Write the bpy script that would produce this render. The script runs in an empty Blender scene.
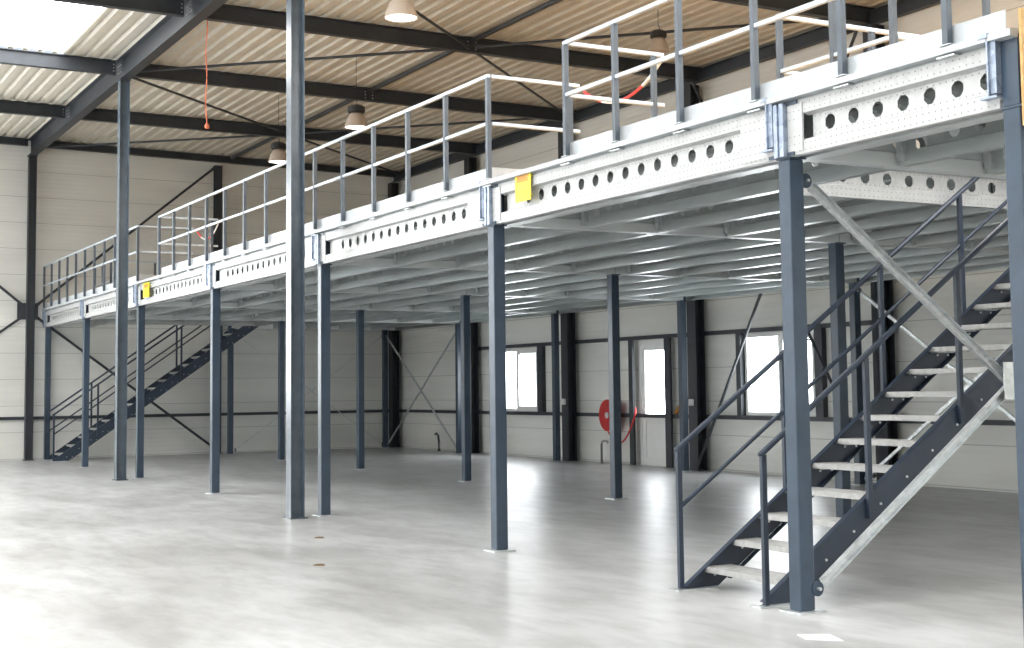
import bpy, bmesh, math, random
from mathutils import Vector, Matrix
random.seed(7)
SC = bpy.context.scene
COL = SC.collection
V = Vector

# ------------------------------------------------------------------ materials
def new_mat(name):
    m = bpy.data.materials.new(name); m.use_nodes = True
    nt = m.node_tree; b = nt.nodes['Principled BSDF']
    return m, nt, b

def setp(b, col=None, rough=None, metal=None, spec=None):
    if col is not None: b.inputs['Base Color'].default_value = (*col, 1)
    if rough is not None: b.inputs['Roughness'].default_value = rough
    if metal is not None: b.inputs['Metallic'].default_value = metal
    if spec is not None: b.inputs['Specular IOR Level'].default_value = spec

def noise_col(nt, b, c1, c2, scale, detail=4, coord='Object', stretch=None, lo=.35, hi=.65):
    tc = nt.nodes.new('ShaderNodeTexCoord'); n = nt.nodes.new('ShaderNodeTexNoise')
    n.inputs['Scale'].default_value = scale; n.inputs['Detail'].default_value = detail
    src = tc.outputs[coord]
    if stretch:
        mp = nt.nodes.new('ShaderNodeMapping'); mp.inputs['Scale'].default_value = stretch
        nt.links.new(src, mp.inputs[0]); src = mp.outputs[0]
    nt.links.new(src, n.inputs['Vector'])
    r = nt.nodes.new('ShaderNodeValToRGB')
    r.color_ramp.elements[0].position = lo; r.color_ramp.elements[0].color = (*c1, 1)
    r.color_ramp.elements[1].position = hi; r.color_ramp.elements[1].color = (*c2, 1)
    nt.links.new(n.outputs['Fac'], r.inputs[0])
    if b: nt.links.new(r.outputs[0], b.inputs['Base Color'])
    return n, r, src

def math_node(nt, op, a, b=None, c=None):
    n = nt.nodes.new('ShaderNodeMath'); n.operation = op
    for i, v in enumerate((a, b, c)):
        if v is None: continue
        if isinstance(v, (int, float)): n.inputs[i].default_value = v
        else: nt.links.new(v, n.inputs[i])
    return n.outputs[0]

def paint(name, c, rough=.42, var=.12):
    m, nt, b = new_mat(name); setp(b, c, rough)
    noise_col(nt, b, tuple(x*(1-var) for x in c), tuple(x*(1+var) for x in c), 6)
    return m

def emit(name, c, s):
    m, nt, b = new_mat(name); setp(b, c, .3)
    b.inputs['Emission Color'].default_value = (*c, 1); b.inputs['Emission Strength'].default_value = s
    return m

STEEL = paint('anthracite_blue_paint', (.034, .056, .087), .32)
STAIRP = paint('stair_paint', (.022, .034, .056), .42)
RAILP = paint('rail_post_paint', (.075, .095, .118), .42)
FRAME = paint('building_frame_paint', (.028, .034, .042), .5)
TALLP = paint('tall_column_paint', (.075, .10, .125), .26)
RED = paint('red_enamel', (.55, .02, .02), .35)
REDP = paint('red_plastic', (.75, .06, .06), .4)
WHITEP = paint('white_plastic', (.85, .86, .85), .4, .03)
ORANGE = paint('orange_cord', (.85, .23, .12), .7)
RAG = paint('ochre_cloth', (.42, .2, .05), .8)
DIRT = paint('brown_dirt', (.16, .11, .06), .9)
BLACK = paint('black_plastic', (.015, .015, .016), .5)
GREYP = paint('grey_pipe', (.3, .3, .29), .5)
FRAMEW = paint('white_window_frame', (.87, .87, .85), .4, .02)
PAPER = paint('white_card', (.9, .9, .92), .6, .02)
YELLOW = paint('yellow_sign', (.95, .78, .03), .5, .04)
SIGNOR = paint('orange_print', (.62, .26, .02), .5, .2)
SIGNGR = paint('grey_print', (.5, .42, .08), .5, .1)
LAMPM = paint('lamp_aluminium', (.5, .42, .35), .45, .05)

def galv(name, c1, c2, rough, metal, perf=False):
    m, nt, b = new_mat(name); setp(b, c1, rough, metal)
    tc = nt.nodes.new('ShaderNodeTexCoord'); vo = nt.nodes.new('ShaderNodeTexVoronoi')
    vo.inputs['Scale'].default_value = 22
    nt.links.new(tc.outputs['Object'], vo.inputs['Vector'])
    n = nt.nodes.new('ShaderNodeTexNoise'); n.inputs['Scale'].default_value = 2.3
    nt.links.new(tc.outputs['Object'], n.inputs['Vector'])
    sx = nt.nodes.new('ShaderNodeSeparateColor'); nt.links.new(vo.outputs['Color'], sx.inputs[0])
    f = math_node(nt, 'ADD', math_node(nt, 'MULTIPLY', sx.outputs[0], .5), math_node(nt, 'MULTIPLY', n.outputs['Fac'], .5))
    r = nt.nodes.new('ShaderNodeValToRGB')
    r.color_ramp.elements[0].position = .2; r.color_ramp.elements[0].color = (*c1, 1)
    r.color_ramp.elements[1].position = .8; r.color_ramp.elements[1].color = (*c2, 1)
    nt.links.new(f, r.inputs[0]); out = r.outputs[0]
    rr = math_node(nt, 'ADD', math_node(nt, 'MULTIPLY', sx.outputs[1], .12), rough-.06)
    nt.links.new(rr, b.inputs['Roughness'])
    if perf:   # rows of small bolt holes punched along the profile
        s = nt.nodes.new('ShaderNodeSeparateXYZ'); nt.links.new(tc.outputs['Object'], s.inputs[0])
        fx = math_node(nt, 'MULTIPLY', math_node(nt, 'SUBTRACT', math_node(nt, 'FRACT', math_node(nt, 'DIVIDE', s.outputs[0], .05)), .5), .05)
        best = None
        for z in perf:
            d = math_node(nt, 'ABSOLUTE', math_node(nt, 'SUBTRACT', s.outputs[2], z))
            best = d if best is None else math_node(nt, 'MINIMUM', best, d)
        d2 = math_node(nt, 'ADD', math_node(nt, 'MULTIPLY', fx, fx), math_node(nt, 'MULTIPLY', best, best))
        hole = math_node(nt, 'LESS_THAN', d2, .0052**2)
        mx = nt.nodes.new('ShaderNodeMix'); mx.data_type = 'RGBA'
        nt.links.new(hole, mx.inputs[0]); nt.links.new(out, mx.inputs[6]); mx.inputs[7].default_value = (.2, .2, .2, 1)
        out = mx.outputs[2]
    nt.links.new(out, b.inputs['Base Color'])
    return m
def galv_plain(name, c1, c2, rough, metal):
    m, nt, b = new_mat(name); setp(b, c1, rough, metal)
    noise_col(nt, b, c1, c2, 3.0, 3, stretch=(.5, 1, 2)); return m
ROWS = (.022, .068, .292, .338, .122, .238)
GALV = galv('galvanised_steel', (.5, .53, .54), (.68, .71, .72), .4, .75)
GALVF = galv('galvanised_perforated_front', (.43, .44, .44), (.50, .51, .51), .42, .2, ROWS)
CONN = galv('galvanised_connector', (.24, .29, .38), (.42, .48, .58), .35, .5)
GALVD = galv_plain('galvanised_joist', (.44, .475, .475), (.54, .575, .57), .3, .72)
GALVM = galv_plain('galvanised_main_beam', (.6, .63, .63), (.7, .73, .73), .34, .45)
TOEM = galv('galvanised_trim', (.42, .45, .47), (.50, .53, .55), .45, .2)
RAILG = galv('galvanised_rail', (.47, .54, .61), (.56, .62, .68), .34, .3)
GRATE = galv('galvanised_tread', (.38, .38, .37), (.5, .5, .49), .5, .3)
DECKU = galv('galvanised_deck_tray', (.36, .39, .39), (.46, .49, .48), .5, .6)

def wall_mat(name, c, pitch=.6, off=0.):
    m, nt, b = new_mat(name); setp(b, c, .55, spec=.3)
    n, r, src = noise_col(nt, None, tuple(x*.93 for x in c), tuple(min(1, x*1.05) for x in c), .9, 3, stretch=(.3, .3, 2.0))
    g = nt.nodes.new('ShaderNodeNewGeometry'); s = nt.nodes.new('ShaderNodeSeparateXYZ')
    nt.links.new(g.outputs['Position'], s.inputs[0])
    fr = math_node(nt, 'FRACT', math_node(nt, 'DIVIDE', math_node(nt, 'ADD', s.outputs[2], off), pitch))
    line = math_node(nt, 'LESS_THAN', fr, .02)
    mx = nt.nodes.new('ShaderNodeMix'); mx.data_type = 'RGBA'
    nt.links.new(line, mx.inputs[0]); nt.links.new(r.outputs[0], mx.inputs[6]); mx.inputs[7].default_value = (*(x*.6 for x in c), 1)
    nt.links.new(mx.outputs[2], b.inputs['Base Color'])
    # fine profiling lines of the sandwich panels
    w = math_node(nt, 'SINE', math_node(nt, 'MULTIPLY', s.outputs[2], 2*math.pi/.1))
    bp = nt.nodes.new('ShaderNodeBump'); bp.inputs['Strength'].default_value = .25; bp.inputs['Distance'].default_value = .004
    nt.links.new(w, bp.inputs['Height']); nt.links.new(bp.outputs[0], b.inputs['Normal'])
    return m
WALL = wall_mat('wall_sandwich_panel', (.77, .765, .725))
CEIL = paint('roof_sheet_coating', (.64, .60, .51), .5, .04)

m, nt, b = new_mat('polished_concrete'); FLOOR = m
setp(b, (.5, .5, .48), .3)
n1, r1, src = noise_col(nt, None, (.33, .33, .322), (.49, .497, .50), .55, 8, stretch=(.6, 1.5, 1), lo=.3, hi=.62)
n2 = nt.nodes.new('ShaderNodeTexNoise'); n2.inputs['Scale'].default_value = 2.6; n2.inputs['Detail'].default_value = 9; n2.inputs['Roughness'].default_value = .65
nt.links.new(src, n2.inputs['Vector'])
mx = nt.nodes.new('ShaderNodeMix'); mx.data_type = 'RGBA'; mx.blend_type = 'MULTIPLY'; mx.inputs[0].default_value = .9
r2 = nt.nodes.new('ShaderNodeValToRGB'); r2.color_ramp.elements[0].position = .34; r2.color_ramp.elements[0].color = (.72, .715, .70, 1)
r2.color_ramp.elements[1].position = .58; r2.color_ramp.elements[1].color = (1, 1, 1, 1)
nt.links.new(n2.outputs['Fac'], r2.inputs[0]); nt.links.new(r1.outputs[0], mx.inputs[6]); nt.links.new(r2.outputs[0], mx.inputs[7])
nt.links.new(mx.outputs[2], b.inputs['Base Color'])
rr = math_node(nt, 'ADD', math_node(nt, 'MULTIPLY', n1.outputs['Fac'], .14), .27)
nt.links.new(rr, b.inputs['Roughness'])
bp = nt.nodes.new('ShaderNodeBump'); bp.inputs['Strength'].default_value = .08; bp.inputs['Distance'].default_value = .01
n3 = nt.nodes.new('ShaderNodeTexNoise'); n3.inputs['Scale'].default_value = 1.2; n3.inputs['Detail'].default_value = 1
nt.links.new(src, n3.inputs['Vector']); nt.links.new(n3.outputs['Fac'], bp.inputs['Height']); nt.links.new(bp.outputs[0], b.inputs['Normal'])

m, nt, b = new_mat('chipboard_floor'); CHIP = m
setp(b, (.55, .33, .14), .6)
noise_col(nt, b, (.47, .27, .095), (.62, .385, .16), 30, 6)

PANE = emit('daylit_window_glass', (1, 1, 1), 13.0)
PANE.node_tree.nodes['Principled BSDF'].inputs['Emission Color'].default_value = (.93, .97, 1, 1)
SKYL = emit('daylit_roof_light', (1, 1, 1), 10.0)
BIGW = emit('daylit_front_glazing', (.95, .98, 1), 1.9)
LEFTW = emit('daylit_left_glazing', (.95, .98, 1), 10.0)
LAMPE = emit('lamp_diffuser', (1, .97, .93), 6.0)

# ------------------------------------------------------------------ mesh helpers
class MB:
    def __init__(s): s.v = []; s.f = []
    def add(s, vs, fs):
        o = len(s.v); s.v += [tuple(x) for x in vs]; s.f += [tuple(i+o for i in f) for f in fs]; return s
    def box(s, x0, x1, y0, y1, z0, z1):
        vs = [(x, y, z) for z in (z0, z1) for y in (y0, y1) for x in (x0, x1)]
        return s.add(vs, [(0, 2, 3, 1), (4, 5, 7, 6), (0, 1, 5, 4), (2, 6, 7, 3), (0, 4, 6, 2), (1, 3, 7, 5)])
    def prism(s, pts, p0, p1, right, up):
        """closed polygon pts (a,b) swept from p0 to p1 with frame right/up"""
        p0, p1, right, up = V(p0), V(p1), V(right), V(up); n = len(pts)
        vs = [p0+right*a+up*b for a, b in pts]+[p1+right*a+up*b for a, b in pts]
        fs = [(i, (i+1) % n, (i+1) % n+n, i+n) for i in range(n)]+[tuple(range(n-1, -1, -1)), tuple(range(n, 2*n))]
        return s.add(vs, fs)
    def bar(s, p0, p1, w, h, upv=(0, 0, 1)):
        p0, p1 = V(p0), V(p1); d = (p1-p0).normalized(); r = d.cross(V(upv))
        if r.length < 1e-5: r = d.cross(V((0, 1, 0)))
        r.normalize(); u = r.cross(d)
        return s.prism([(-w/2, -h/2), (w/2, -h/2), (w/2, h/2), (-w/2, h/2)], p0, p1, r, u)
    def tube(s, p0, p1, rad, n=12, rad2=None):
        p0, p1 = V(p0), V(p1); d = (p1-p0).normalized(); r = d.cross(V((0, 0, 1)))
        if r.length < 1e-5: r = d.cross(V((0, 1, 0)))
        r.normalize(); u = r.cross(d); rad2 = rad if rad2 is None else rad2
        c = [(math.cos(2*math.pi*i/n), math.sin(2*math.pi*i/n)) for i in range(n)]
        vs = [p0+(r*a+u*b_)*rad for a, b_ in c]+[p1+(r*a+u*b_)*rad2 for a, b_ in c]
        return s.add(vs, [(i, (i+1) % n, (i+1) % n+n, i+n) for i in range(n)]+[tuple(range(n-1, -1, -1)), tuple(range(n, 2*n))])
    def path(s, pts, rad, n=8):
        pts = [V(p) for p in pts]; N = len(pts); vs = []
        up = V((0.03, .02, 1)).normalized()
        for i, p in enumerate(pts):
            d = (pts[min(i+1, N-1)]-pts[max(i-1, 0)]).normalized()
            r = d.cross(up)
            if r.length < .05: r = d.cross(V((0, 1, 0)))
            r.normalize(); u = r.cross(d)
            vs += [p+(r*math.cos(2*math.pi*k/n)+u*math.sin(2*math.pi*k/n))*rad for k in range(n)]
        fs = [(i*n+k, i*n+(k+1) % n, (i+1)*n+(k+1) % n, (i+1)*n+k) for i in range(N-1) for k in range(n)]
        fs += [tuple(range(n-1, -1, -1)), tuple(range((N-1)*n, N*n))]
        return s.add(vs, fs)
    def lathe(s, prof, c, n=28):
        c = V(c); N = len(prof); vs = []
        for r, z in prof: vs += [c+V((r*math.cos(2*math.pi*k/n), r*math.sin(2*math.pi*k/n), z)) for k in range(n)]
        return s.add(vs, [(i*n+k, i*n+(k+1) % n, (i+1)*n+(k+1) % n, (i+1)*n+k) for i in range(N-1) for k in range(n)])

def obj(name, mb, mat, parent=None, loc=None, rz=0, bevel=0, smooth=False, solid=0, **kw):
    me = bpy.data.meshes.new(name); me.from_pydata(mb.v, [], mb.f); me.update()
    bm = bmesh.new(); bm.from_mesh(me); bmesh.ops.recalc_face_normals(bm, faces=bm.faces); bm.to_mesh(me); bm.free()
    me.materials.append(mat)
    if smooth:
        for p in me.polygons: p.use_smooth = True
    o = bpy.data.objects.new(name, me); COL.objects.link(o)
    if parent: o.parent = parent
    if loc: o.location = loc
    o.rotation_euler.z = rz
    if bevel:
        m_ = o.modifiers.new('bevel', 'BEVEL'); m_.width = bevel; m_.segments = 2; m_.limit_method = 'ANGLE'
    if solid:
        m_ = o.modifiers.new('sheet', 'SOLIDIFY'); m_.thickness = solid; m_.offset = 0
    for k, v_ in kw.items(): o[k] = v_
    return o

def multi(name, mb, mat, parent=None, **kw):
    par = list(range(len(mb.v)))
    def find(i):
        while par[i] != i: par[i] = par[par[i]]; i = par[i]
        return i
    for f in mb.f:
        for i in f[1:]: par[find(i)] = find(f[0])
    comp = {}
    for f in mb.f: comp.setdefault(find(f[0]), []).append(f)
    out = []
    for fs in comp.values():
        ids = sorted({i for f in fs for i in f}); mp = {i: k for k, i in enumerate(ids)}
        p = MB(); p.v = [mb.v[i] for i in ids]; p.f = [tuple(mp[i] for i in f) for f in fs]
        out.append(obj(name, p, mat, parent, **kw))
    return out
def empty(name, loc, rz=0, **kw):
    o = bpy.data.objects.new(name, None); COL.objects.link(o); o.location = loc; o.rotation_euler.z = rz
    o.empty_display_size = .1
    for k, v_ in kw.items(): o[k] = v_
    return o
def tag(o, label, cat, group=None):
    o['label'] = label; o['category'] = cat
    if group: o['group'] = group
    return o
def copy_tree(o, parent=None):
    c = o.copy(); COL.objects.link(c)
    if parent: c.parent = parent
    for ch in list(o.children): copy_tree(ch, c)
    return c
def ordw(i): return ['first', 'second', 'third', 'fourth', 'fifth', 'sixth', 'seventh', 'eighth', 'ninth', 'tenth', 'eleventh', 'twelfth'][i]

# ------------------------------------------------------------------ layout (metres)
BAY = 4.4308
FX = {0: 6.15, 1: 4.215}
for k in range(2, 7): FX[k] = -(k-2)*BAY
FX[7] = -21.78
YM, YR = 4.169, 8.489
YW = 9.05          # back wall face
XW = -21.95        # end wall face
YF = -13.0; XR = 14.0
FRX = [-21.78, -17.6, -13.2, -8.85, -4.4, 0.0, 4.4, 8.8, 13.2]
def rz(y): return 7.335-.0078*(y+.4)

# ------------------------------------------------------------------ room
obj('floor', MB().box(XW-.2, XR+.2, YF-.2, YW+.2, -.2, 0), FLOOR, kind='structure')
def wall_with_holes(name, axis, face, thick, a0, a1, holes, mat, ztop=7.5):
    """axis 'x': wall runs along x at y=face; holes (a0,a1,z0,z1)"""
    mb = MB(); xs = sorted({a0, a1, *[h[0] for h in holes], *[h[1] for h in holes]})
    for i in range(len(xs)-1):
        l, r = xs[i], xs[i+1]; hs = [h for h in holes if h[0] <= l+1e-6 and h[1] >= r-1e-6]
        zs = [(0, ztop)] if not hs else [(0, hs[0][2]), (hs[0][3], ztop)]
        for z0, z1 in zs:
            if z1-z0 < 1e-4: continue
            lo, hi = min(face, face+thick), max(face, face+thick)
            if axis == 'x': mb.box(l, r, lo, hi, z0, z1)
            else: mb.box(lo, hi, l, r, z0, z1)
    return obj(name, mb, mat, kind='structure')
W1 = (-16.85, -14.93, .98, 2.36); W2 = (-7.78, -5.93, .98, 2.36); DR = (-11.05, -10.05, 0, 2.37)
wall_with_holes('wall_back', 'x', YW, .12, XW-.9, XR+.12, [W1, W2, DR], WALL)
LW = (-9.6, -5.0, 1.1, 6.6)
wall_with_holes('wall_left', 'y', XW, -.12, YF, YW, [LW], WALL)
FW = [(-20.0, -12.0, .6, 5.2), (-9.5, -1.5, .6, 5.2), (1.0, 9.0, .6, 5.2)]
wall_with_holes('wall_front', 'x', YF, -.12, XW-.12, XR+.12, FW, WALL)
wall_with_holes('wall_right', 'y', XR, .12, YF, YW, [], WALL)

# roof: trapezoidal sheet with skylight openings
SKY = {2: [(-5.6, -1.4)], 4: [(-5.6, -1.9)], 5: [(2.2, 6.2)], 6: [(-5.6, -1.9), (2.2, 6.2)], 7: [(2.2, 6.2)]}
SKY2 = {0: [(-11.2, -7.4)], 2: [(-11.2, -7.4)], 4: [(-11.2, -7.4)], 6: [(-11.2, -7.4)]}
edges = [XW-.1]+FRX[1:-1]+[XR]
mb = MB(); P_ = .247; D_ = .05
def prof(y0, y1):
    out = []; k = math.floor(y0/P_)-1
    while True:
        b0 = k*P_
        for dy, h in ((0, 0), (.13, 0), (.16, D_), (.217, D_)):
            y = b0+dy
            if y0 <= y <= y1: out.append((y, h))
        k += 1
        if k*P_ > y1: break
    return [(y0, out[0][1])]+out+[(y1, out[-1][1])]
nsky = []
for i in range(len(edges)-1):
    x0, x1 = edges[i], edges[i+1]; cuts = sorted(SKY.get(i, [])+SKY2.get(i, []))
    ys = [YF]; 
    for a, b_ in cuts: ys += [a, b_]; nsky.append((x0, x1, a, b_))
    ys.append(YW+.1)
    for j in range(0, len(ys), 2):
        pr = prof(ys[j], ys[j+1]); n = len(pr)
        vs = [(x, y, rz(y)+h) for x in (x0, x1) for y, h in pr]
        mb.add(vs, [(k, k+1, n+k+1, n+k) for k in range(n-1)])
obj('ceiling', mb, CEIL, kind='structure', solid=.004)
wn = 4
for x0, x1, a, b_ in nsky:
    ob = empty('window_%d' % wn, ((x0+x1)/2, (a+b_)/2, rz((a+b_)/2)), kind='structure')
    hx, hy = (x1-x0)/2, (b_-a)/2
    m_ = MB().box(-hx+.02, hx-.02, -hy, hy, .03, .045)
    obj('skylight_pane', m_, SKYL, ob)
    fr = MB()
    for t in (-hy, hy): fr.box(-hx, hx, t-.02, t+.02, -.0, .1)
    multi('skylight_frame', fr, FRAMEW, ob)
    wn += 1
for a0, a1, z0, z1 in FW:
    ob = empty('window_%d' % wn, ((a0+a1)/2, YF-.06, z0), kind='structure'); wn += 1
    hx = (a1-a0)/2
    obj('pane', MB().box(-hx, hx, -.03, -.01, 0, z1-z0), BIGW, ob)
    fr = MB()
    for k in range(9): fr.box(-hx+k*2*hx/8-.03, -hx+k*2*hx/8+.03, -.01, .03, 0, z1-z0)
    for k in range(6): fr.box(-hx, hx, -.01, .03, max(0, k*(z1-z0)/5-.03), min(z1-z0, k*(z1-z0)/5+.03))
    obj('window_frame', fr, FRAMEW, ob)

ob = empty('window_%d' % wn, (XW-.06, (LW[0]+LW[1])/2, LW[2]), kind='structure'); wn += 1
hy, hz = (LW[1]-LW[0])/2, LW[3]-LW[2]
obj('pane', MB().box(-.03, -.01, -hy, hy, 0, hz), LEFTW, ob)
fr = MB()
for k in range(5): fr.box(-.01, .03, -hy+k*hy/2-.03, -hy+k*hy/2+.03, 0, hz)
for k in range(6): fr.box(-.01, .03, -hy, hy, max(0, k*hz/5-.03), min(hz, k*hz/5+.03))
obj('window_frame', fr, FRAMEW, ob)
# windows and door of the back wall
def wall_window(name, a0, a1, z0, z1, dark_left=False):
    o = empty(name, ((a0+a1)/2, YW, z0), kind='structure'); hx = (a1-a0)/2; h = z1-z0
    fr = MB()
    fr.box(-hx, hx, -.02, .08, 0, .06).box(-hx, hx, -.02, .08, h-.06, h)
    fr.box(-hx, -hx+.06, -.02, .08, .06, h-.06).box(hx-.06, hx, -.02, .08, .06, h-.06).box(-.045, .045, -.02, .08, .06, h-.06)
    obj('window_frame', fr, FRAMEW, o, bevel=.004)
    sa = MB()
    for s0, s1 in ((.045, hx-.06),):
        sa.box(s0, s1, -.035, .03, .06, .12).box(s0, s1, -.035, .03, h-.12, h-.06).box(s0, s0+.05, -.035, .03, .12, h-.12).box(s1-.05, s1, -.035, .03, .12, h-.12)
    obj('sash', sa, FRAMEW, o, bevel=.004)
    obj('roller_guide', MB().box(.1, hx-.12, -.02, 0, h-.16, h-.13), BLACK, o)
    obj('pane', MB().box(-hx+.06, -.045, .035, .045, .06, h-.06).box(.095, hx-.11, .02, .03, .12, h-.12), PANE, o)
wall_window('window_1', *W1); wall_window('window_2', *W2)
o = empty('door_1', ((DR[0]+DR[1])/2, YW, 0), kind='structure'); hx = .5; h = 2.37
obj('door_frame', MB().box(-hx, -hx+.08, -.02, .09, 0, h).box(hx-.06, hx, -.02, .09, 0, h).box(-hx+.08, hx-.06, -.02, .09, h-.1, h).box(-hx+.08, hx-.06, -.02, .09, 0, .03), FRAMEW, o, bevel=.004)
lf = MB(); x0, x1 = -hx+.08, hx-.06
lf.box(x0, x0+.11, -.01, .05, .03, h-.1).box(x1-.09, x1, -.01, .05, .03, h-.1).box(x0+.11, x1-.09, -.01, .05, h-.2, h-.1).box(x0+.11, x1-.09, -.01, .05, .03, .14)
lf.box(x0+.11, x1-.09, -.01, .05, .84, .93).box(x0+.11, x1-.09, .005, .045, .14, .84)
lf.box(x0+.14, x1-.12, -.004, .006, .18, .80)
obj('door_leaf', lf, FRAMEW, o, bevel=.004)
obj('door_pane', MB().box(x0+.11, x1-.09, .015, .03, .93, h-.2), PANE, o)
obj('door_handle', MB().tube((x0+.05, -.01, 1.05), (x0+.05, -.06, 1.05), .01).tube((x0+.05, -.055, 1.05), (x0+.17, -.055, 1.05), .01), GALV, o)

# baseboard sill along the back wall, sheeting rails (girts) on the walls
GC = (.018, .022, .028)
def trimobj(n, mb): return obj('trim_%d' % n, mb, FRAME, kind='structure')
trimobj(1, MB().box(XW-.42, XR, YW-.10, YW-.002, .905, .975))
trimobj(2, MB().box(-17.8, -4.4, YW-.10, YW-.002, 2.385, 2.455))
trimobj(3, MB().box(XW+.002, XW+.10, YF, YW-.11, .905, .975))
tn = 4
for xa, xb in ((-14.86, -14.66), (-16.98, -16.88), (-11.22, -11.08), (-10.02, -9.84), (-7.93, -7.81), (-5.9, -5.72)):
    z0 = 0 if xa in (-11.22, -10.02) else .975
    trimobj(tn, MB().box(xa, xb, YW-.10, YW-.002, z0 if z0 else 0, 2.385) if z0 else MB().box(xa, xb, YW-.15, YW-.101, 0, 2.385)); tn += 1

# ------------------------------------------------------------------ building frame
def H_prof(mb, x, y, z0, z1, w=.16, d=.16, tf=.011, tw=.008, flange='y'):
    if flange == 'y':
        mb.box(x-w/2, x+w/2, y-d/2, y-d/2+tf, z0, z1).box(x-w/2, x+w/2, y+d/2-tf, y+d/2, z0, z1).box(x-tw/2, x+tw/2, y-d/2+tf, y+d/2-tf, z0, z1)
    else:
        mb.box(x-d/2, x-d/2+tf, y-w/2, y+w/2, z0, z1).box(x+d/2-tf, x+d/2, y-w/2, y+w/2, z0, z1).box(x-d/2+tf, x+d/2-tf, y-tw/2, y+tw/2, z0, z1)
    return mb
def building_column(x, y, top, label, mat, flange='y', w=.17, d=.17, gusset=False, cat='steel column', group='building columns'):
    e = empty('building_column', (x, y, 0)); tag(e, label, cat, group)
    obj('shaft', H_prof(MB(), 0, 0, .015, top, w, d, flange=flange), mat, e)
    obj('base_plate', MB().box(-.13, .13, -.11, .11, 0, .015), mat, e)
    obj('cap_plate', MB().box(-.1, .1, -.1, .1, top, top+.012), mat, e)
    return e
TY = -.413
GB = 6.94   # girder underside
building_column(-4.30, TY, GB-.02, 'tall blue-grey H-section column in the foreground, cut by the top edge of the photo', TALLP)
building_column(-12.96, TY, GB-.02, 'tall blue-grey H-section column standing clear of the left wall under the roof girder', TALLP)
building_column(-21.70, TY, GB-.02, 'dark building column against the left wall carrying the girder end', FRAME)
building_column(13.1, TY, GB-.02, 'tall column under the roof girder near the right wall', TALLP)
building_column(-21.98, 4.03, 7.02, 'dark building column on the left wall rising behind the deck, halfway to the corner', FRAME, 'x')
LBL = ['dark building column in the far corner of the hall', 'dark building column on the back wall between the far corner and the left window',
       'dark building column on the back wall between the left window and the hose reel',
       'dark building column on the back wall between the door and the right window',
       'dark building column on the back wall just right of the right window', 'building column on the back wall behind the upper stair',
       'building column on the back wall, second right of the stair', 'building column on the back wall, third right of the stair', 'building column at the right end of the back wall']
for x, l in zip([-22.20, -17.72, -13.36, -8.93, -4.22, 0.05, 4.4, 8.8, 13.2], LBL):
    building_column(x, 8.84, 6.92, l, FRAME, 'y', .26 if x > -21 else .24, .2)

def I_beam(mb, p0, p1, h, w, tf=.014, tw=.01):
    p0, p1 = V(p0), V(p1); d = (p1-p0).normalized(); r = d.cross(V((0, 0, 1))).normalized(); u = r.cross(d)
    for b0, b1, ww in ((0, tf, w), (h-tf, h, w), (tf, h-tf, tw)):
        mb.prism([(-ww/2, b0), (ww/2, b0), (ww/2, b1), (-ww/2, b1)], p0, p1, r, u)
    return mb
# longitudinal girder over the tall columns
e = empty('roof_girder', (0, TY, GB)); tag(e, 'deep dark I-section girder running along the hall on top of the tall columns', 'roof beam')
obj('girder_beam', I_beam(MB(), (XW+.02, 0, -.0), (XR-.02, 0, -.0), .39, .18), FRAME, e)
bb = MB()
for x in FRX[1:-1]:
    for s in (-1, 1):
        for dz in (.18, .24, .30):
            for dx in (-.03, .03):
                bb.tube((x+dx+s*.07, -.012, dz), (x+dx+s*.07, -.03, dz), .011, 6)
multi('bolt', bb, GALV, e)
# cross beams
for i, x in enumerate(FRX):
    nm = ['against the left wall top', 'second from the left wall', 'passing over the left tall column', 'fourth from the left wall',
          'fifth from the left wall', 'sixth from the left wall', 'seventh from the left wall', 'eighth from the left wall', 'by the right wall'][i]
    e = empty('roof_beam', (x, 0, 7.0)); tag(e, 'dark steel roof beam running front to back, '+nm, 'roof beam', 'roof cross beams')
    hh = .25 if i else .16
    zt = lambda y: rz(y)-7.0-.012
    y0, y1 = YF+.05, YW-.05
    m_ = MB()
    for a, b_ in ((y0, TY-.095), (TY+.095, y1)):
        I_beam(m_, (0, a, zt(a)-hh), (0, b_, zt(b_)-hh), hh, .13)
    obj('beam', m_, FRAME, e)
    if i:
        bl = MB()
        for yy in (TY-.13, TY+.13, 4.25, 4.4):
            for dz in (-.07, -.13, -.19): bl.tube((.006, yy, zt(yy)+dz), (.024, yy, zt(yy)+dz), .012, 6)
        multi('bolt', bl, GALV, e)
# eaves ties
tag(obj('eaves_beam', I_beam(MB(), (XW-.40, 8.93, 6.98), (XR-.05, 8.93, 6.98), .22, .1), FRAME), 'dark eaves beam along the top of the back wall', 'roof beam')
# struts along the roof centre line
sn = ['by the left wall', 'second from the left wall', 'over the left end of the deck railing', 'above the hanging lamp row, fourth from the left wall']
for i in range(4):
    x0, x1 = FRX[i]+.02, FRX[i+1]-.02
    tag(obj('roof_strut', MB().tube((x0, 4.31, 7.22), (x1, 4.31, 7.22), .042), FRAME), 'round roof strut between beams, '+sn[i], 'strut', 'roof struts')
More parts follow.
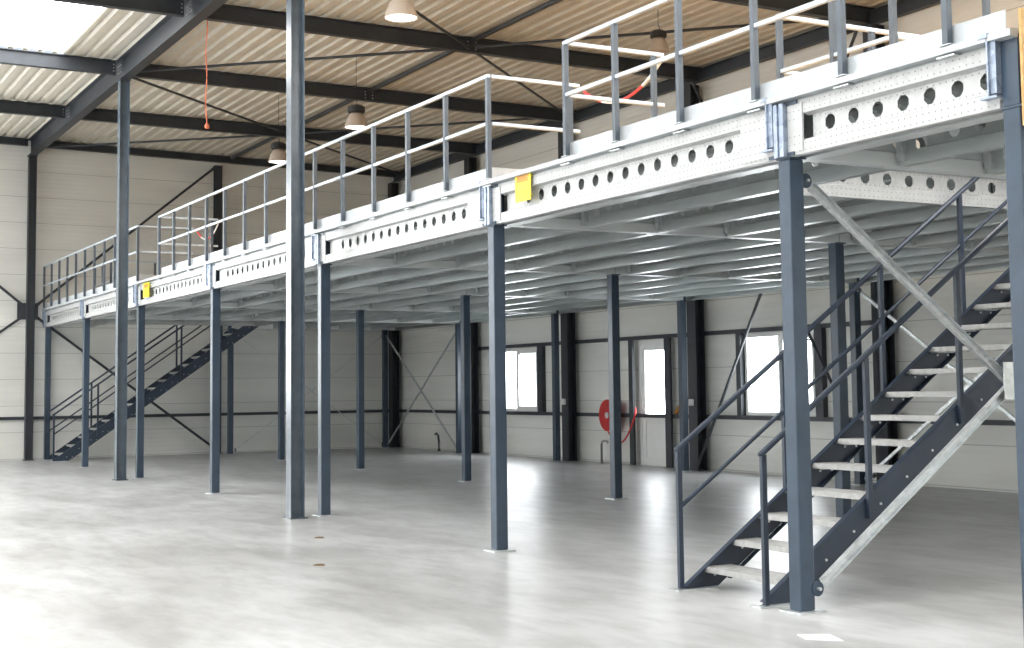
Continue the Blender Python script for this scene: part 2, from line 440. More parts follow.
# roof wind bracing
def rod(name, p0, p1, r, label, grp, mat=FRAME, lug=True, cat='brace'):
    p0, p1 = V(p0), V(p1); c = (p0+p1)/2
    e = empty(name, c); tag(e, label, cat, grp)
    a, b_ = p0-c, p1-c; d = (b_-a).normalized()
    obj('rod', MB().tube(a+d*.1, b_-d*.1, r, 10), mat, e)
    if lug:
        mb = MB()
        for q, s in ((a, 1), (b_, -1)): mb.bar(q, q+d*s*.16, .014, .07)
        multi('end_lug', mb, mat, e)
    return e
zb = 7.14
for (i0, y0, i1, y1, l) in ((0, -.35, 1, 4.25, 'from the left wall column to the roof middle'), (1, 4.35, 2, 8.8, 'from the roof middle back to the back wall, left half'),
                            (2, -.35, 1, 4.25, 'from the left tall column towards the far corner'), (1, 4.35, 0, 8.8, 'ending in the far corner'),
                            (2, -.35, 3, 4.25, 'from the left tall column rising right over the orange rope'), (3, 4.35, 4, 8.8, 'behind the end railing to the top right'),
                            (4, -.35, 3, 4.25, 'beside the lit hanging lamp'), (3, 4.35, 2, 8.8, 'below the bolted roof node down to the back wall')):
    s = 1 if i1 > i0 else -1
    rod('roof_brace', (FRX[i0]+s*.08, y0, zb-.02), (FRX[i1]-s*.02, y1, zb-.02), .024, 'thin diagonal roof rod '+l, 'roof bracing rods')
# wall bracing
X0 = -21.84
rod('wall_brace', (X0, -.32, 3.45), (X0, 3.95, 7.0), .03, 'dark diagonal brace on the left wall rising behind the deck railing', 'left wall braces')
rod('wall_brace', (X0, -.32, 3.28), (X0, 3.95, .12), .03, 'dark diagonal brace on the left wall falling behind the far stair', 'left wall braces')
rod('wall_brace', (X0, -.5, 3.45), (X0, -4.8, 7.0), .03, 'dark diagonal brace at the left photo edge rising away from the wall column', 'left wall braces')
rod('wall_brace', (X0, -.5, 3.28), (X0, -4.8, .12), .03, 'dark diagonal brace at the left photo edge falling from the wall column', 'left wall braces')
tag(obj('gusset_plate', MB().box(X0-.008, X0+.008, -.42-.26, -.42+.2, 3.17, 3.55), FRAME), 'dark square gusset plate where braces meet the left wall column', 'plate')
Y0 = 8.70
rod('wall_brace', (-8.75, Y0, .1), (-4.4, Y0, 6.95), .026, 'dark steep brace rod by the back wall, leaning right, left of the right window', 'back wall braces')
rod('wall_brace', (-4.4, Y0+.06, .1), (-8.75, Y0+.06, 6.95), .026, 'dark steep brace rod by the back wall crossing in front of the right window', 'back wall braces')

# ------------------------------------------------------------------ lamps
def lamp(x, y, z, label, lit=True, s=1.):
    e = empty('pendant_lamp', (x, y, z)); tag(e, label, 'lamp', 'pendant high-bay lamps')
    top = rz(y)-z
    obj('reflector', MB().lathe([(.205*s, 0), (.2*s, .02), (.185*s, .08*s), (.15*s, .17*s), (.115*s, .23*s), (.10*s, .25*s)], (0, 0, 0)), LAMPM, e, smooth=True, solid=.003)
    obj('diffuser', MB().lathe([(.001, .004), (.1*s, .0), (.19*s, .012)], (0, 0, 0)), LAMPE if lit else LAMPM, e, smooth=True)
    obj('ballast_housing', MB().lathe([(.001, .25*s), (.13*s, .25*s), (.15*s, .27*s), (.15*s, .36*s), (.1*s, .39*s), (.001, .39*s)], (0, 0, 0)), BLACK, e)
    hk = [(0.0, 0, .39*s), (.03, 0, .42*s), (.03, 0, .46*s), (0, 0, .48*s)]
    obj('hook', MB().path(hk, .008), BLACK, e)
    obj('suspension_cord', MB().tube((0, 0, .48*s), (0, 0, top), .005, 6), BLACK, e)
lamp(-3.87, .79, 6.0, 'brightly lit pendant lamp at the top of the photo, left of the bolted roof node')
lamp(-10.75, 3.05, 6.0, 'pendant lamp with black cap right of the foreground column, above the railing')
lamp(-14.8, 3.07, 6.0, 'pendant lamp half hidden behind the foreground tall column')
lamp(-6.0, 6.1, 6.62, 'pendant lamp above the red and white chain, seen against the roof', False, .85)
# rope
pts = []
for k in range(24):
    t = k/23; pts.append((-8.85+.012*math.sin(t*9), -.16+.012*math.sin(t*13+1), 7.06-t*1.62))
e = empty('hanging_rope', (0, 0, 0)); tag(e, 'orange rope hanging from a roof beam near the left tall column', 'rope')
obj('rope', MB().path(pts, .009), ORANGE, e); obj('knot', MB().lathe([(.001, -.04), (.03, -.03), (.035, 0), (.02, .04), (.001, .045)], pts[-1], 10), ORANGE, e, smooth=True)

# ------------------------------------------------------------------ mezzanine columns
def mezz_column_tree():
    e = empty('mezzanine_column', (0, 0, 0))
    obj('shaft', MB().box(-.06, .06, -.06, .06, .012, 2.988), STEEL, e, bevel=.009)
    obj('base_plate', MB().box(-.11, .11, -.11, .11, 0, .012), GALV, e)
    obj('cap_plate', MB().box(-.075, .075, -.06, .075, 2.988, 3.0), STEEL, e)
    return e
protoC = mezz_column_tree(); usedC = [False]
def mezz_column(x, y, label, group):
    e = copy_tree(protoC) if usedC[0] else protoC
    usedC[0] = True; e.location = (x, y, 0); tag(e, label, 'column', group); return e
FL = ['blue-grey square column at the right edge of the photo, front of the deck', 'nearest blue-grey column at the foot of the near staircase',
      'blue-grey front column below the larger yellow sign', 'blue-grey front column just right of the tall foreground column',
      'first blue-grey front column left of the tall foreground column', 'blue-grey front column just right of the left tall column',
      'blue-grey front column just left of the left tall column', 'last blue-grey front column in the far left corner by the far stair foot']
for k in range(8):
    e = mezz_column(FX[k], 0, FL[k], 'front row mezzanine columns')
    if k == 0:
        obj('column_head', MB().box(-.06, .06, -.06, .06, 3.0, 3.40), STEEL, e, bevel=.006)
        cp = MB().box(-.115, -.104, -.115, -.0, 3.07, 3.42).box(-.104, -.06, -.10, -.05, 3.08, 3.41).box(-.17, -.05, -.115, -.04, 3.055, 3.067).box(-.17, -.1, -.12, -.05, 3.40, 3.425)
        multi('connector', cp, CONN, e)
    else:
        cp = MB().box(-.05, -.012, -.10, -.0, 3.0, 3.36).box(.012, .05, -.10, 0, 3.0, 3.36).box(-.012, .012, -.085, 0, 3.0, 3.36)
        multi('connector', cp, CONN, e)
        multi('clip', MB().box(-.16, -.055, -.072, -.062, 3.34, 3.365).box(.055, .16, -.072, -.062, 3.34, 3.365).box(-.14, -.055, -.072, -.062, 3.0, 3.025).box(.055, .12, -.072, -.062, 3.0, 3.025), STEEL, e)
ML = {1: 'middle row column beyond the right edge, at the stair top', 2: 'dark middle row column seen through the near staircase', 3: 'middle row column standing in front of the red hose reel',
      4: 'middle row column between the left window and the tall foreground column, nearest the window', 5: 'middle row column right of the tall foreground column, far back',
      6: 'middle row column just left of the tall foreground column', 7: 'dark middle row column at the top of the far staircase'}
for k in range(1, 8): mezz_column(FX[k] if k < 7 else -21.35, YM, ML[k], 'middle row mezzanine columns')
RL = {1: 'rear row column beyond the right edge', 2: 'rear row column behind the right photo edge', 3: 'rear row column behind the near stair rails, next to a building column',
      4: 'rear row column just right of the door', 5: 'rear row column between the left window and the hose reel', 6: 'rear row column left of the left window, behind a middle row column', 7: 'rear row column in the far corner'}
for k in range(1, 8): mezz_column(FX[k] if k < 7 else -21.98, YR, RL[k], 'rear row mezzanine columns')

# ------------------------------------------------------------------ holed beams
def sigma(mb, L, n0=.0, sgn=-1, holes=True, x0=0., flat0=0., flat1=0., step=.2237, H=.36, xoff=None, hr=.05, gap=0., rec=.028):
    """sigma profile along x from x0 to x0+L; outer face at y=sgn*.06, flange back to y=n0"""
    def row(ya, za, yb, zb, a=x0, b_=x0+L): mb.add([(a, ya, za), (b_, ya, za), (b_, yb, zb), (a, yb, zb)], [(0, 1, 2, 3)])
    o, i_ = sgn*.06, sgn*rec
    row(n0, .012, n0, 0); row(n0, 0, o, 0); row(o, 0, o, .09)
    row(o, H-.09, o, H); row(o, H, n0, H); row(n0, H, n0, H-.012)
    a, b_ = x0+flat0, x0+L-flat1
    row(o, .09, i_, .105, a, b_); row(i_, H-.105, o, H-.09, a, b_)
    for c, d in ((x0, a), (b_, x0+L)):
        if d-c > .01: row(o, .09, o, H-.09, c, d)
    for c in ((a, b_) if not gap else (b_,)): mb.add([(c, o, .09), (c, i_, .105), (c, i_, H-.105), (c, o, H-.09)], [(0, 1, 2, 3)])
    z0, z1 = .105, H-.105; zc = (z0+z1)/2; a += gap
    if not holes: row(i_, z0, i_, z1, a, b_); return mb
    n = int((b_-a-.06)//step); st = a+(b_-a-n*step)/2 if xoff is None else a+xoff
    if xoff is not None: st -= gap; n = int((b_-st)/step+1e-3)
    if st-a > 1e-3: row(i_, z0, i_, z1, a, st)
    if b_-(st+n*step) > 1e-3: row(i_, z0, i_, z1, st+n*step, b_)
    for k in range(n):
        cx = st+(k+.5)*step; w = step/2; hh = (z1-z0)/2
        oc = [(hr*math.cos(math.radians(22.5+45*j)), 1.04*hr*math.sin(math.radians(22.5+45*j))) for j in range(8)]
        vs = [(cx+p, i_, zc+q) for p, q in oc]
        R0 = (w, oc[0][1]); T0 = (oc[1][0], hh); T1 = (oc[2][0], hh); L0 = (-w, oc[3][1]); L1 = (-w, oc[4][1]); B0 = (oc[5][0], -hh); B1 = (oc[6][0], -hh); R1 = (w, oc[7][1])
        outer = [R0, (w, hh), T0, T1, (-w, hh), L0, L1, (-w, -hh), B0, B1, (w, -hh), R1]
        vs += [(cx+p, i_, zc+q) for p, q in outer]
        mb.add(vs, [(0, 8, 9, 10, 1), (1, 10, 11, 2), (2, 11, 12, 13, 3), (3, 13, 14, 4), (4, 14, 15, 16, 5), (5, 16, 17, 6), (6, 17, 18, 19, 7), (7, 19, 8, 0)])
    return mb
BAYN = ['bay at the right photo edge', 'bay beside the near staircase', 'bay left of the larger yellow sign', 'bay behind the tall foreground column',
        'bay with the small yellow sign', 'bay behind the left tall column', 'farthest bay at the left wall']
for k in range(7):
    xa, xb = FX[k+1], FX[k]
    x0, x1 = xa+.052, xb-(.052 if k else .075); L = x1-x0
    e = empty('fascia_beam', (x0, 0, 3.0)); tag(e, 'galvanised front deck beam with round holes, '+BAYN[k], 'beam', 'front edge beams')
    f0, f1 = .16, (.40 if k else .0)
    obj('beam_profile', sigma(MB(), L, .0, -1, True, 0, f0, f1, xoff=(.10 if k == 0 else .333), gap=.045, rec=.015, step=(.2180 if k == 0 else .2242)), GALVF, e, solid=.003)
    back = sigma(MB(), FX[k]-FX[k+1], -.065, 1, True, -.052, .16, .16)
    back.v = [(a_, b2+.14, c_) for a_, b2, c_ in back.v]
    obj('rear_profile', back, GALVM, e, solid=.003)
    obj('end_plate', MB().box(.01, f0-.005, -.068, -.063, .02, .34), GALVF, e)
    if k: obj('end_plate', MB().box(L-f1+.005, L-.01, -.068, -.063, .02, .34), GALVF, e)
# cross (main) beams over the column rows
def main_beam_mesh(L):
    mb = MB(); sigma(mb, L, -.006, -1, True, 0, .15, .15); sigma(mb, L, .006, 1, True, 0, .15, .15); return mb
MBN = ['at the right photo edge', 'from the nearest column, over the near staircase', 'from the column below the larger yellow sign', 'from the column right of the tall foreground column',
       'first column left of the tall foreground one', 'first column right of the left tall column', 'first column left of the left tall column', 'along the left wall']
for k in range(8):
    for (ya, yb, half) in ((.205, YM-.003, 'front half'), (YM+.003, YR, 'rear half')):
        x = FX[k] if k < 7 else -21.35
        if k == 7 and half == 'front half': continue
        L = yb-ya
        e = obj('main_beam', main_beam_mesh(L), GALVM, loc=(x, ya, 3.0), rz=math.pi/2, solid=.003)
        tag(e, 'under-deck main beam, %s, %s' % (half, MBN[k]), 'beam', 'main beams under the deck')
# joists
JY = [.98+.86*i for i in range(9)]
def clip_parts(e, L):
    c = MB().box(.065, .075, -.10, .02, .02, .34).box(.0, .075, -.09, -.082, .03, .33)
    obj('end_cleat', c, GALV, e)
    c = MB().box(L-.075, L-.065, -.10, .02, .02, .34).box(L-.075, L, -.09, -.082, .03, .33)
    obj('end_cleat', c, GALV, e)
protos = {}
for k in range(7):
    xa, xb = FX[k+1], FX[k]
    if k == 6: xa = -21.9
    for j, y in enumerate(JY):
        a, b_ = xa+.075, xb-.075
        if k == 1 and 1 <= j <= 4: b_ = 2.79
        if k == 6 and 1 <= j <= 4: a = -20.2
        L = round(b_-a, 4); key = (L,)
        if key in protos:
            e = copy_tree(protos[key])
        else:
            e = empty('joist', (0, 0, 0))
            obj('joist_profile', sigma(MB(), L, .03, -1, True, 0, .16, .16, gap=.07, rec=.02), GALVD, e, solid=.003)
            clip_parts(e, L); protos[key] = e
        e.location = (a, y, 3.0)
        tag(e, 'galvanised joist, %s behind the front beam, %s' % (ordw(j), BAYN[k]), 'joist', 'deck joists')
# edge joist at rear
tag(obj('rear_edge_beam', sigma(MB(), FX[0]+21.9, .0, 1, False), GALVD, loc=(-21.9, YR+.09, 3.0), solid=.003), 'galvanised edge beam along the rear of the deck near the back wall', 'beam')
# stair opening trimmers
o = obj('trimmer_beam', sigma(MB(), 3.6, .0, -1, True, 0, .1, .1, step=.246), GALVF, loc=(2.82, 1.13, 3.0), rz=math.pi/2, solid=.003)
tag(o, 'bright galvanised trimmer beam with round holes beside the near stair opening', 'beam')
o = obj('trimmer_beam', sigma(MB(), 3.6, .0, -1, True, 0, .1, .1), GALVF, loc=(-20.1, 1.0, 3.0), rz=math.pi/2, solid=.003)
tag(o, 'galvanised trimmer beam beside the far stair opening', 'beam')
# deck: trays + chipboard, with two stair openings
OP = [(3.02, 4.13, 1.05, 4.75), (-21.6, -20.14, 1.05, 4.75)]
def deck(name, mat, z0, z1, y0, label, cat, inset=0):
    mb = MB(); xs = [XW+.06, OP[1][0], OP[1][1], OP[0][0], OP[0][1], FX[0]-.0]
    for i in range(5):
        if i in (1, 3):
            mb.box(xs[i], xs[i+1], y0, OP[0][2], z0, z1); mb.box(xs[i], xs[i+1], OP[0][3], YW-.3, z0, z1)
        else: mb.box(xs[i], xs[i+1], y0, YW-.3, z0, z1)
    return tag(obj(name, mb, mat), label, cat)
deck('deck_tray', DECKU, 3.365, 3.372, -.05, 'galvanised steel tray forming the underside of the deck', 'floor panel')
deck('deck_board', CHIP, 3.3725, 3.40, -.04, 'chipboard walking surface of the raised deck', 'floor panel')
tag(obj('end_board', MB().box(FX[0]+.10, FX[0]+.118, -.09, .9, 2.87, 3.52), CHIP), 'tan chipboard panel at the right edge of the photo, closing the deck end', 'board')
# edge trim
pf = [(-.03, 3.372), (-.045, 3.372), (-.115, 3.378), (-.115, 3.418), (-.045, 3.425), (-.045, 3.405), (-.03, 3.405)]
e = tag(obj('deck_edge_trim', MB().prism([(a, b_) for a, b_ in pf], (XW+.1, 0, 0), (FX[0]+.06, 0, 0), (0, 1, 0), (0, 0, 1)), TOEM), 'pale metal edge trim running along the front of the deck', 'trim')

# ------------------------------------------------------------------ railings
ZT, ZMid, ZB = 4.405, 3.955, 3.425
def railing(label, segs, cat='railing'):
    """segs: list of (p0,p1,posts list of t metres,toe) ; parts go under one Empty"""
    x, y = segs[0]['p0']; e = empty('guard_railing', (x, y, ZB)); tag(e, label, cat, 'deck guard railings')
    for s in segs:
        p0 = V((s['p0'][0]-x, s['p0'][1]-y, 0)); p1 = V((s['p1'][0]-x, s['p1'][1]-y, 0)); d = (p1-p0); Ln = d.length; d.normalize()
        zb = s.get('zb', ZB)-ZB
        off = V(s.get('off', (0, 0, 0)))
        for t in s['posts']:
            q = p0+d*t; m_ = MB().box(q.x-.021, q.x+.021, q.y-.021, q.y+.021, zb+.006, ZT-ZB-.018); po = obj('post', m_, RAILP, e)
            obj('post_foot', MB().box(q.x-.045, q.x+.045, q.y-.03, q.y+.045, zb, zb+.006), GALV, po)
            if s.get('clip'): obj('post_clip', MB().box(q.x-.07, q.x+.07, q.y-.022, q.y+.03, -.067, -.058), GALV, po)
        a = p0-d*s.get('e0', .018); c = p1+d*s.get('e1', .018)
        obj('top_rail', MB().bar(a+V((0, 0, ZT-ZB)), c+V((0, 0, ZT-ZB)), .036, .036), RAILG, e, bevel=.006)
        mo = V((0, 0, 0))
        obj('mid_rail', MB().bar(a+mo+V((0, 0, ZMid-ZB)), c+mo+V((0, 0, ZMid-ZB)), .034, .034), RAILG, e, bevel=.006)
        if s.get('toe'):
            to = d.cross(V((0, 0, 1)))*s['toe']
            obj('toe_board', MB().bar(p0+to+V((0, 0, .045)), p1+to+V((0, 0, .045)), .004, .155), TOEM, e)
    return e
yr = -.088
def fr(a, b_, n=None, st=.886):
    L = abs(b_-a); k = round(L/st); return [i*L/k for i in range(k+1)]
# right section (over the near stair)
railing('galvanised guard railing along the deck front, right of the near chain opening',
        [dict(p0=(1.44, yr), p1=(6.13, yr), posts=[0, .77, 1.645, 2.53, 3.405, 4.29], toe=-.036, clip=True, side=.03),
         dict(p0=(1.44, yr+.03), p1=(1.44, .91), posts=[.88], toe=None, e0=0, side=-.03, zb=3.40)])
railing('long galvanised guard railing on the deck front between the two chain openings',
        [dict(p0=(.03, yr), p1=(-11.76, yr), posts=fr(.03, -11.76), toe=.036, clip=True, side=-.03),
         dict(p0=(.03, yr+.03), p1=(.03, .90), posts=[.87], toe=-.03, e0=0, side=.03, zb=3.40),
         dict(p0=(-11.76, yr+.03), p1=(-11.76, .90), posts=[.87], toe=None, e0=0, side=-.03, zb=3.40)])
railing('far left guard railing section of the deck front, ending at the left wall',
        [dict(p0=(-13.2, yr), p1=(-21.86, yr), posts=fr(-13.2, -21.86), toe=.036, clip=True, side=-.03, e1=0),
         dict(p0=(-13.2, yr+.03), p1=(-13.2, .90), posts=[.87], toe=-.03, e0=0, side=.03, zb=3.40)])
railing('guard railing around the near stair opening behind the front railing',
        [dict(p0=(2.94, 1.0), p1=(4.19, 1.0), posts=[0, .62, 1.25], side=.03, zb=3.40),
         dict(p0=(2.94, 1.03), p1=(2.94, 4.75), posts=[.95, 1.9, 2.8, 3.7], e0=0, side=-.03, zb=3.40),
         dict(p0=(4.19, 1.03), p1=(4.19, 4.75), posts=[.92, 1.85, 2.8, 3.7], e0=0, side=.03, zb=3.40)])
railing('guard railing around the far stair opening near the left wall',
        [dict(p0=(-21.6, 1.0), p1=(-20.0, 1.0), posts=[0, .8, 1.6], side=.03, zb=3.40),
         dict(p0=(-20.0, 1.03), p1=(-20.0, 4.75), posts=[.95, 1.9, 2.8, 3.7], e0=0, side=-.03, zb=3.40)])
# chains
def chain(xa, xb, y, za, zb_, sag, label):
    e = empty('barrier_chain', ((xa+xb)/2, y, 4.0)); tag(e, label, 'chain', 'red and white barrier chains')
    N = 12; pts = []
    for i in range(N*4+1):
        t = i/(N*4); pts.append(V((xa+(xb-xa)*t-(xa+xb)/2, 0, za+(zb_-za)*t-sag*4*t*(1-t)-4.0)))
    for mat, par, nm in ((REDP, 0, 'red_link'), (WHITEP, 1, 'white_link')):
        mb = MB()
        for g in range(4):
            if g % 2 == par: mb.path(pts[g*12:g*12+13], .014, 8)
        multi(nm, mb, mat, e)
chain(.05, 1.42, .95, 4.36, 4.40, .24, 'red and white plastic chain across the near opening in the railing')
chain(-13.18, -11.78, .95, 4.40, 4.40, .25, 'red and white plastic chain across the far opening in the railing')

# ------------------------------------------------------------------ signs
def sign(x0, x1, z0, z1, label):
    e = empty('load_sign', ((x0+x1)/2, -.085, z0)); tag(e, label, 'sign', 'yellow signs on the front beam'); hx = (x1-x0)/2; h = z1-z0
    obj('sign_plate', MB().box(-hx, hx, -.003, .003, 0, h).box(-hx, hx, .003, .018, h*.15, h*.2).box(-hx, hx, .003, .018, h*.8, h*.85), YELLOW, e)
    obj('sign_heading', MB().box(-hx*.75, hx*.8, -.0045, -.003, h*.66, h*.9), SIGNOR, e)
    mb = MB()
    for r_ in range(3):
        for c in range(3): mb.box(-hx*.7+c*hx*.5, -hx*.7+c*hx*.5+hx*.33, -.0045, -.003, h*(.56-.085*r_), h*(.60-.085*r_))
    multi('sign_mark', mb, SIGNGR, e)
sign(.535, .815, 3.14, 3.40, 'yellow load sign on the front beam near the second column')
sign(-12.80, -12.40, 3.11, 3.36, 'small far yellow sign on the front beam right of the left tall column')

# ------------------------------------------------------------------ stairs
SL = .692
def staircase(x0, x1, label, right_mid=False):
    e = empty('staircase', ((x0+x1)/2, 0, 0)); tag(e, label, 'staircase'); hx = (x1-x0)/2
    def line(y): return .086+SL*y
    yt = 4.75
    for s in (-1, 1):
        xo = s*(hx-.02)
        # C shaped stringer
        mb = MB(); poly = [(-.12, 0.012), (.24, 0.012), (yt, line(yt)-.26), (yt, line(yt)), (-.12+.02, line(-.1)), (-.12, .012)]
        poly = poly[:-1]
        mb.prism(poly, (xo-.004, 0, 0), (xo+.004, 0, 0), (0, 1, 0), (0, 0, 1))
        dv = V((0, 1, SL)).normalized()
        for dz in (0.0, -.252):
            y_s = -.08 if dz == 0 else .33
            mb.bar((xo-s*.022, y_s, line(y_s)+dz), (xo-s*.022, yt, line(yt)+dz), .045, .008)
        st = obj('stringer', mb, STAIRP, e)
        bt = MB()
        for k in range(18):
            y = .107+.2605*k+.10; z = line(y)-.135
            for dy in (0, .12): bt.tube((xo-.012, y+dy, z+dy*SL*.0), (xo+.012, y+dy, z), .010, 6)
        multi('bolt', bt, GALV, st)
        obj('foot_plate', MB().box(xo-.06, xo+.06, -.16, .2, 0, .012), GALV, st)
        # posts
        for i, y in enumerate((-.08, .93, 1.97, 2.9, 3.9) if s < 0 else (-.08, .87, 1.80, 2.75, 3.7)):
            zb_ = .012 if i == 0 else line(y)-.15; zt_ = 1.03+SL*(y+.08)
            xp = xo+s*.022
            obj('rail_post', MB().box(xp-.017, xp+.017, y-.02, y+.02, zb_, zt_-.015), STAIRP, e, bevel=.003)
        a = V((xo+s*.022, -.105, 1.03-SL*.025)); c = V((xo+s*.022, yt, 1.03+SL*(yt+.08)))
        obj('handrail', MB().tube(a, c, .021, 12), STAIRP, e, smooth=True)
        if s < 0 or right_mid:
            dz = V((0, 0, -.435)); obj('mid_rail', MB().tube(a+V((0, .04, SL*.04))+dz, c+dz, .016, 10), STAIRP, e, smooth=True)
    w = hx-.026
    for k in range(18):
        y = .107+.2605*k; z = .16+.18*k
        mb = MB(); mb.box(-w, w, y, y+.012, z-.04, z).box(-w, w, y+.238, y+.25, z-.04, z)
        mb.box(-w, -w+.006, y+.012, y+.238, z-.04, z).box(w-.006, w, y+.012, y+.238, z-.04, z)
        nb = 8
        for i in range(nb): yy = y+.03+i*.0265; mb.box(-w+.006, w-.006, yy, yy+.013, z-.012, z-.001)
        nx = 14
        for i in range(nx): xx = -w+.03+i*(2*w-.06)/(nx-1); mb.box(xx-.006, xx+.006, y+.012, y+.238, z-.010, z-.003)
        t = obj('tread', mb, GRATE, e)
        multi('tread_bracket', MB().box(-w-.0005, -w+.1, y+.03, y+.2, z-.048, z-.042).box(w-.1, w+.0005, y+.03, y+.2, z-.048, z-.042), GALV, t)
    return e
staircase(2.965, 3.94, 'near blue-grey steel staircase with pale grating treads at the right')
staircase(-21.50, -20.55, 'far dark steel staircase against the left wall', True)

# ------------------------------------------------------------------ silver braces of the mezzanine
def brace(p0, p1, label, w=.06, grp='galvanised cross braces', lug=STEEL):
    p0, p1 = V(p0), V(p1); c = (p0+p1)/2; e = empty('cross_brace', c); tag(e, label, 'brace', grp)
    a, b_ = p0-c, p1-c; d = (b_-a).normalized(); n = V((1, 0, 0)) if abs(d.x) < .1 else V((0, 1, 0)); r = n
    u = d.cross(n).normalized(); t = .003
    pts = [(-w*.35, -w/2), (w*.35, -w/2), (w*.35, -w/2+t), (-w*.35+t, -w/2+t), (-w*.35+t, w/2-t), (w*.35, w/2-t), (w*.35, w/2), (-w*.35, w/2)]
    obj('brace_channel', MB().prism(pts, a+d*.06, b_-d*.06, r, u), GALV, e)
    mb = MB()
    for q in (a, b_): mb.tube(q-n*.006, q+n*.006, .05, 16)
    multi('end_lug', mb, lug, e)
    mb = MB()
    for q in (a, b_): mb.tube(q-n*.035, q+n*.035, .012, 6)
    multi('bolt', mb, GALV, e)
x = FX[1]+.03
brace((x, .10, 2.85), (x, YM-.2, .04), 'galvanised diagonal brace falling from the top of the nearest column across the stair')
brace((x+.03, .08, .15), (x+.03, YM-.12, 2.92), 'galvanised diagonal brace rising from the foot of the nearest column below the stair')
tag(obj('brace_plate', MB().box(x+.055, x+.063, 1.86, 2.14, 1.36, 1.63), GALV), 'galvanised plate joining the two crossing braces near the right edge', 'plate')
y = YR+.0
brace((FX[3]+.1, y, 2.87), (FX[2]-.1, y, .1), 'galvanised brace by the back wall behind the stair, falling to the right', .045)
brace((FX[3]+.1, y+.03, .1), (FX[2]-.1, y+.03, 2.87), 'galvanised brace by the back wall behind the stair, rising to the right', .045)
brace((-21.88, y, 2.87), (FX[6]-.1, y, .1), 'thin brace near the far corner falling right along the back wall', .04)
brace((-21.88, y+.03, .1), (FX[6]-.1, y+.03, 2.87), 'thin brace near the far corner rising right along the back wall', .04)
brace((-21.36, YM+.12, 2.87), (-21.95, YR-.1, .1), 'galvanised brace on the left wall falling towards the far corner', .05)
brace((-21.33, YM+.12, .1), (-21.92, YR-.1, 2.87), 'galvanised brace on the left wall rising towards the far corner', .05)

# ------------------------------------------------------------------ small things at the back wall
e = empty('fire_hose_reel', (-11.8, 8.82, .94)); tag(e, 'red fire hose reel on the back wall behind a middle row column', 'hose reel')
def disc_y(mb, r, y0, y1, n=32): mb.tube((0, y0, 0), (0, y1, 0), r, n); return mb
obj('reel_disc', disc_y(MB(), .31, -.05, -.038), RED, e); obj('reel_disc', disc_y(MB(), .31, .06, .072), RED, e)
obj('hose_coil', disc_y(MB(), .26, -.038, .06), RED, e)
obj('hub', disc_y(MB(), .06, -.07, .19), GALV, e)
obj('wall_bracket', MB().box(-.05, .05, .19, .225, -.15, .15), FRAME, e)
pts = []
for i in range(25):
    t = i/24; xx = -.05+1.0*t; zz = -.28-(1.35*t*(1-t))*.95+.34*t**2
    pts.append((xx, -.02, zz))
obj('hose', MB().path(pts, .016), RED, e, smooth=True)
obj('nozzle', MB().tube((.95, -.02, .05), (.95, -.02, .16), .022, 10, .014), REDP, e)
def pipe_stub(x, y, pts, r, label, mat=GREYP):
    e = empty('pipe_stub', (x, y, 0)); tag(e, label, 'pipe', 'pipe stubs rising from the floor')
    obj('pipe', MB().path(pts, r, 10), mat, e, smooth=True); obj('collar', MB().tube((pts[0][0], pts[0][1], 0), (pts[0][0], pts[0][1], .03), r*1.7), mat, e)
pipe_stub(-12.0, 8.75, [(0, 0, 0), (0.0, 0, .38), (.03, 0, .42), (.08, 0, .44), (.2, 0, .44), (.24, 0, .4)], .022, 'grey bent pipe rising from the floor below the hose reel')
pipe_stub(-16.2, 8.75, [(0, 0, 0), (0, 0, .44), (-.03, 0, .48), (-.3, 0, .48), (-.32, 0, .25), (0, 0, .25)], .018, 'dark looped pipe on the floor below the left window', FRAME)
pipe_stub(-19.35, 8.75, [(0, 0, 0), (0, 0, .22), (-.03, 0, .36), (-.12, 0, .42), (-.2, 0, .4)], .025, 'dark hooked pipe near the far corner of the back wall', FRAME)
for x, l in ((-13.36, 'left window'), (-8.93, 'right window')):
    e = empty('socket_box', (x, 8.71, 1.2)); tag(e, 'small white socket box on the dark building column left of the '+l if 'right' in l else 'small white socket box on the dark building column right of the '+l, 'socket', 'white socket boxes')
    obj('housing', MB().box(-.05, .05, -.03, .028, -.06, .06), WHITEP, e, bevel=.008); obj('lid', MB().box(-.035, .035, -.036, -.03, -.03, .035), FRAMEW, e)
mb = MB().path([(-9.72, 8.93, 1.0), (-9.66, 8.93, 1.04), (-9.6, 8.93, 1.1), (-9.5, 8.93, 1.14), (-9.4, 8.93, 1.2), (-9.36, 8.93, 1.28)], .045, 8)
tag(obj('work_cloth', mb, RAG, smooth=True), 'orange-brown cloth lying on the wall rail right of the door', 'cloth')
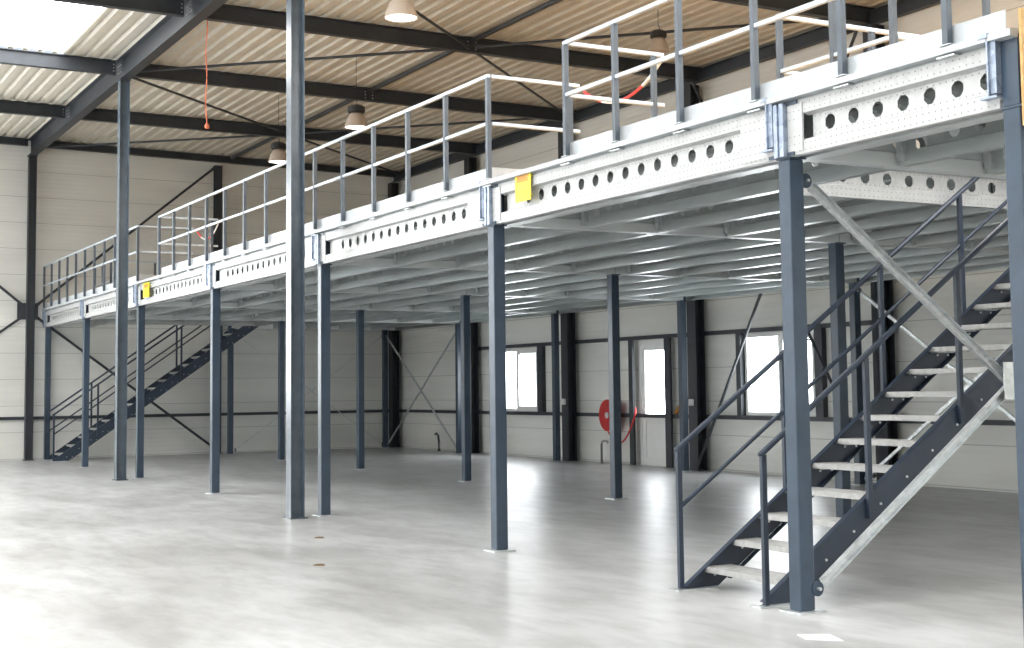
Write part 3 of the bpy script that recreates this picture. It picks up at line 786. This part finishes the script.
# floor bits
p = [(4.87, -.60), (5.02, -.66), (5.17, -.51), (4.96, -.43)]
mb = MB(); mb.add([(a, b_, z) for z in (.0005, .0035) for a, b_ in p], [(0, 1, 2, 3), (7, 6, 5, 4), (0, 4, 5, 1), (1, 5, 6, 2), (2, 6, 7, 3), (3, 7, 4, 0)])
tag(obj('paper_scrap', mb, PAPER), 'white scrap of card lying on the floor in front of the nearest column', 'card')
for x, y, l in ((-2.03, -.98, 'farther'), (.08, -1.79, 'nearer')):
    mb = MB()
    ring = [(x+.05*(1+.3*math.sin(5*a))*math.cos(a), y+.05*(1+.3*math.cos(3*a))*math.sin(a)) for a in [i*2*math.pi/12 for i in range(12)]]
    mb.add([(a, b_, 0.0005) for a, b_ in ring]+[(x+(a-x)*.6, y+(b_-y)*.6, .012) for a, b_ in ring]+[(x, y, .015)],
           [(i, (i+1) % 12, (i+1) % 12+12, i+12) for i in range(12)]+[(12+i, 12+(i+1) % 12, 24) for i in range(12)]+[tuple(range(11, -1, -1))])
    tag(obj('grit_heap', mb, DIRT), 'small brown crumb of dirt on the bright floor, %s of the two' % l, 'dirt', 'dirt crumbs on the floor')

# ------------------------------------------------------------------ surveyed corrections: left wall is slightly out of square, floor 2 cm lower
def skew(x, y): return x-.048*(y+.4)
bpy.context.view_layer.update()
for o in bpy.data.objects:
    if o.type != 'MESH': continue
    if o.data.get('done'): continue
    o.data['done'] = 1
    mw = o.matrix_world; inv = mw.inverted()
    sk = o.name in ('wall_left', 'trim_3', 'beam', 'deck_tray', 'deck_board') or (o.name in ('ceiling', 'floor')) or (o.parent and abs(o.parent.location.x-(XW-.06)) < .01)
    for v in o.data.vertices:
        w_ = mw @ v.co
        if w_.z < 3.0: w_.z = 3-(3-w_.z)*(3.02/3)
        if sk and w_.x < -21.5: w_.x = skew(w_.x, w_.y)
        v.co = inv @ w_
for o in bpy.data.objects:
    if 'done' in (o.data or {}): del o.data['done']
# ------------------------------------------------------------------ world, lights, camera
w = bpy.data.worlds.new('world'); SC.world = w; w.use_nodes = True
w.node_tree.nodes['Background'].inputs[0].default_value = (.8, .9, 1, 1); w.node_tree.nodes['Background'].inputs[1].default_value = 1.0

F_, CY = 1401.548, 281.417
yaw, pitch, roll = 1.0670, .0763, -.0116
yaw, pitch, roll = 1.066965, .076339, -.011552
cyw, syw, cp, sp = math.cos(yaw), math.sin(yaw), math.cos(pitch), math.sin(pitch)
fw = V((-syw*cp, cyw*cp, sp)); r_ = V((cyw, syw, 0)); u_ = r_.cross(fw)
r2 = r_*math.cos(roll)+u_*math.sin(roll); u2 = -r_*math.sin(roll)+u_*math.cos(roll)
cd = bpy.data.cameras.new('camera'); cam = bpy.data.objects.new('camera', cd); COL.objects.link(cam)
M = Matrix((r2, u2, -fw)).transposed().to_4x4(); M.translation = V((11.522702, -6.18936, 1.469802))
cam.matrix_world = M
cd.sensor_width = 36; cd.lens = F_/1024*36; cd.shift_y = (CY-324)/1024; cd.clip_end = 200; cd.clip_start = .05
SC.camera = cam
SC.view_settings.view_transform = 'Standard'; SC.view_settings.look = 'None'
SC.view_settings.gamma = 1; SC.view_settings.use_curve_mapping = False
SC.view_settings.exposure = -0.05
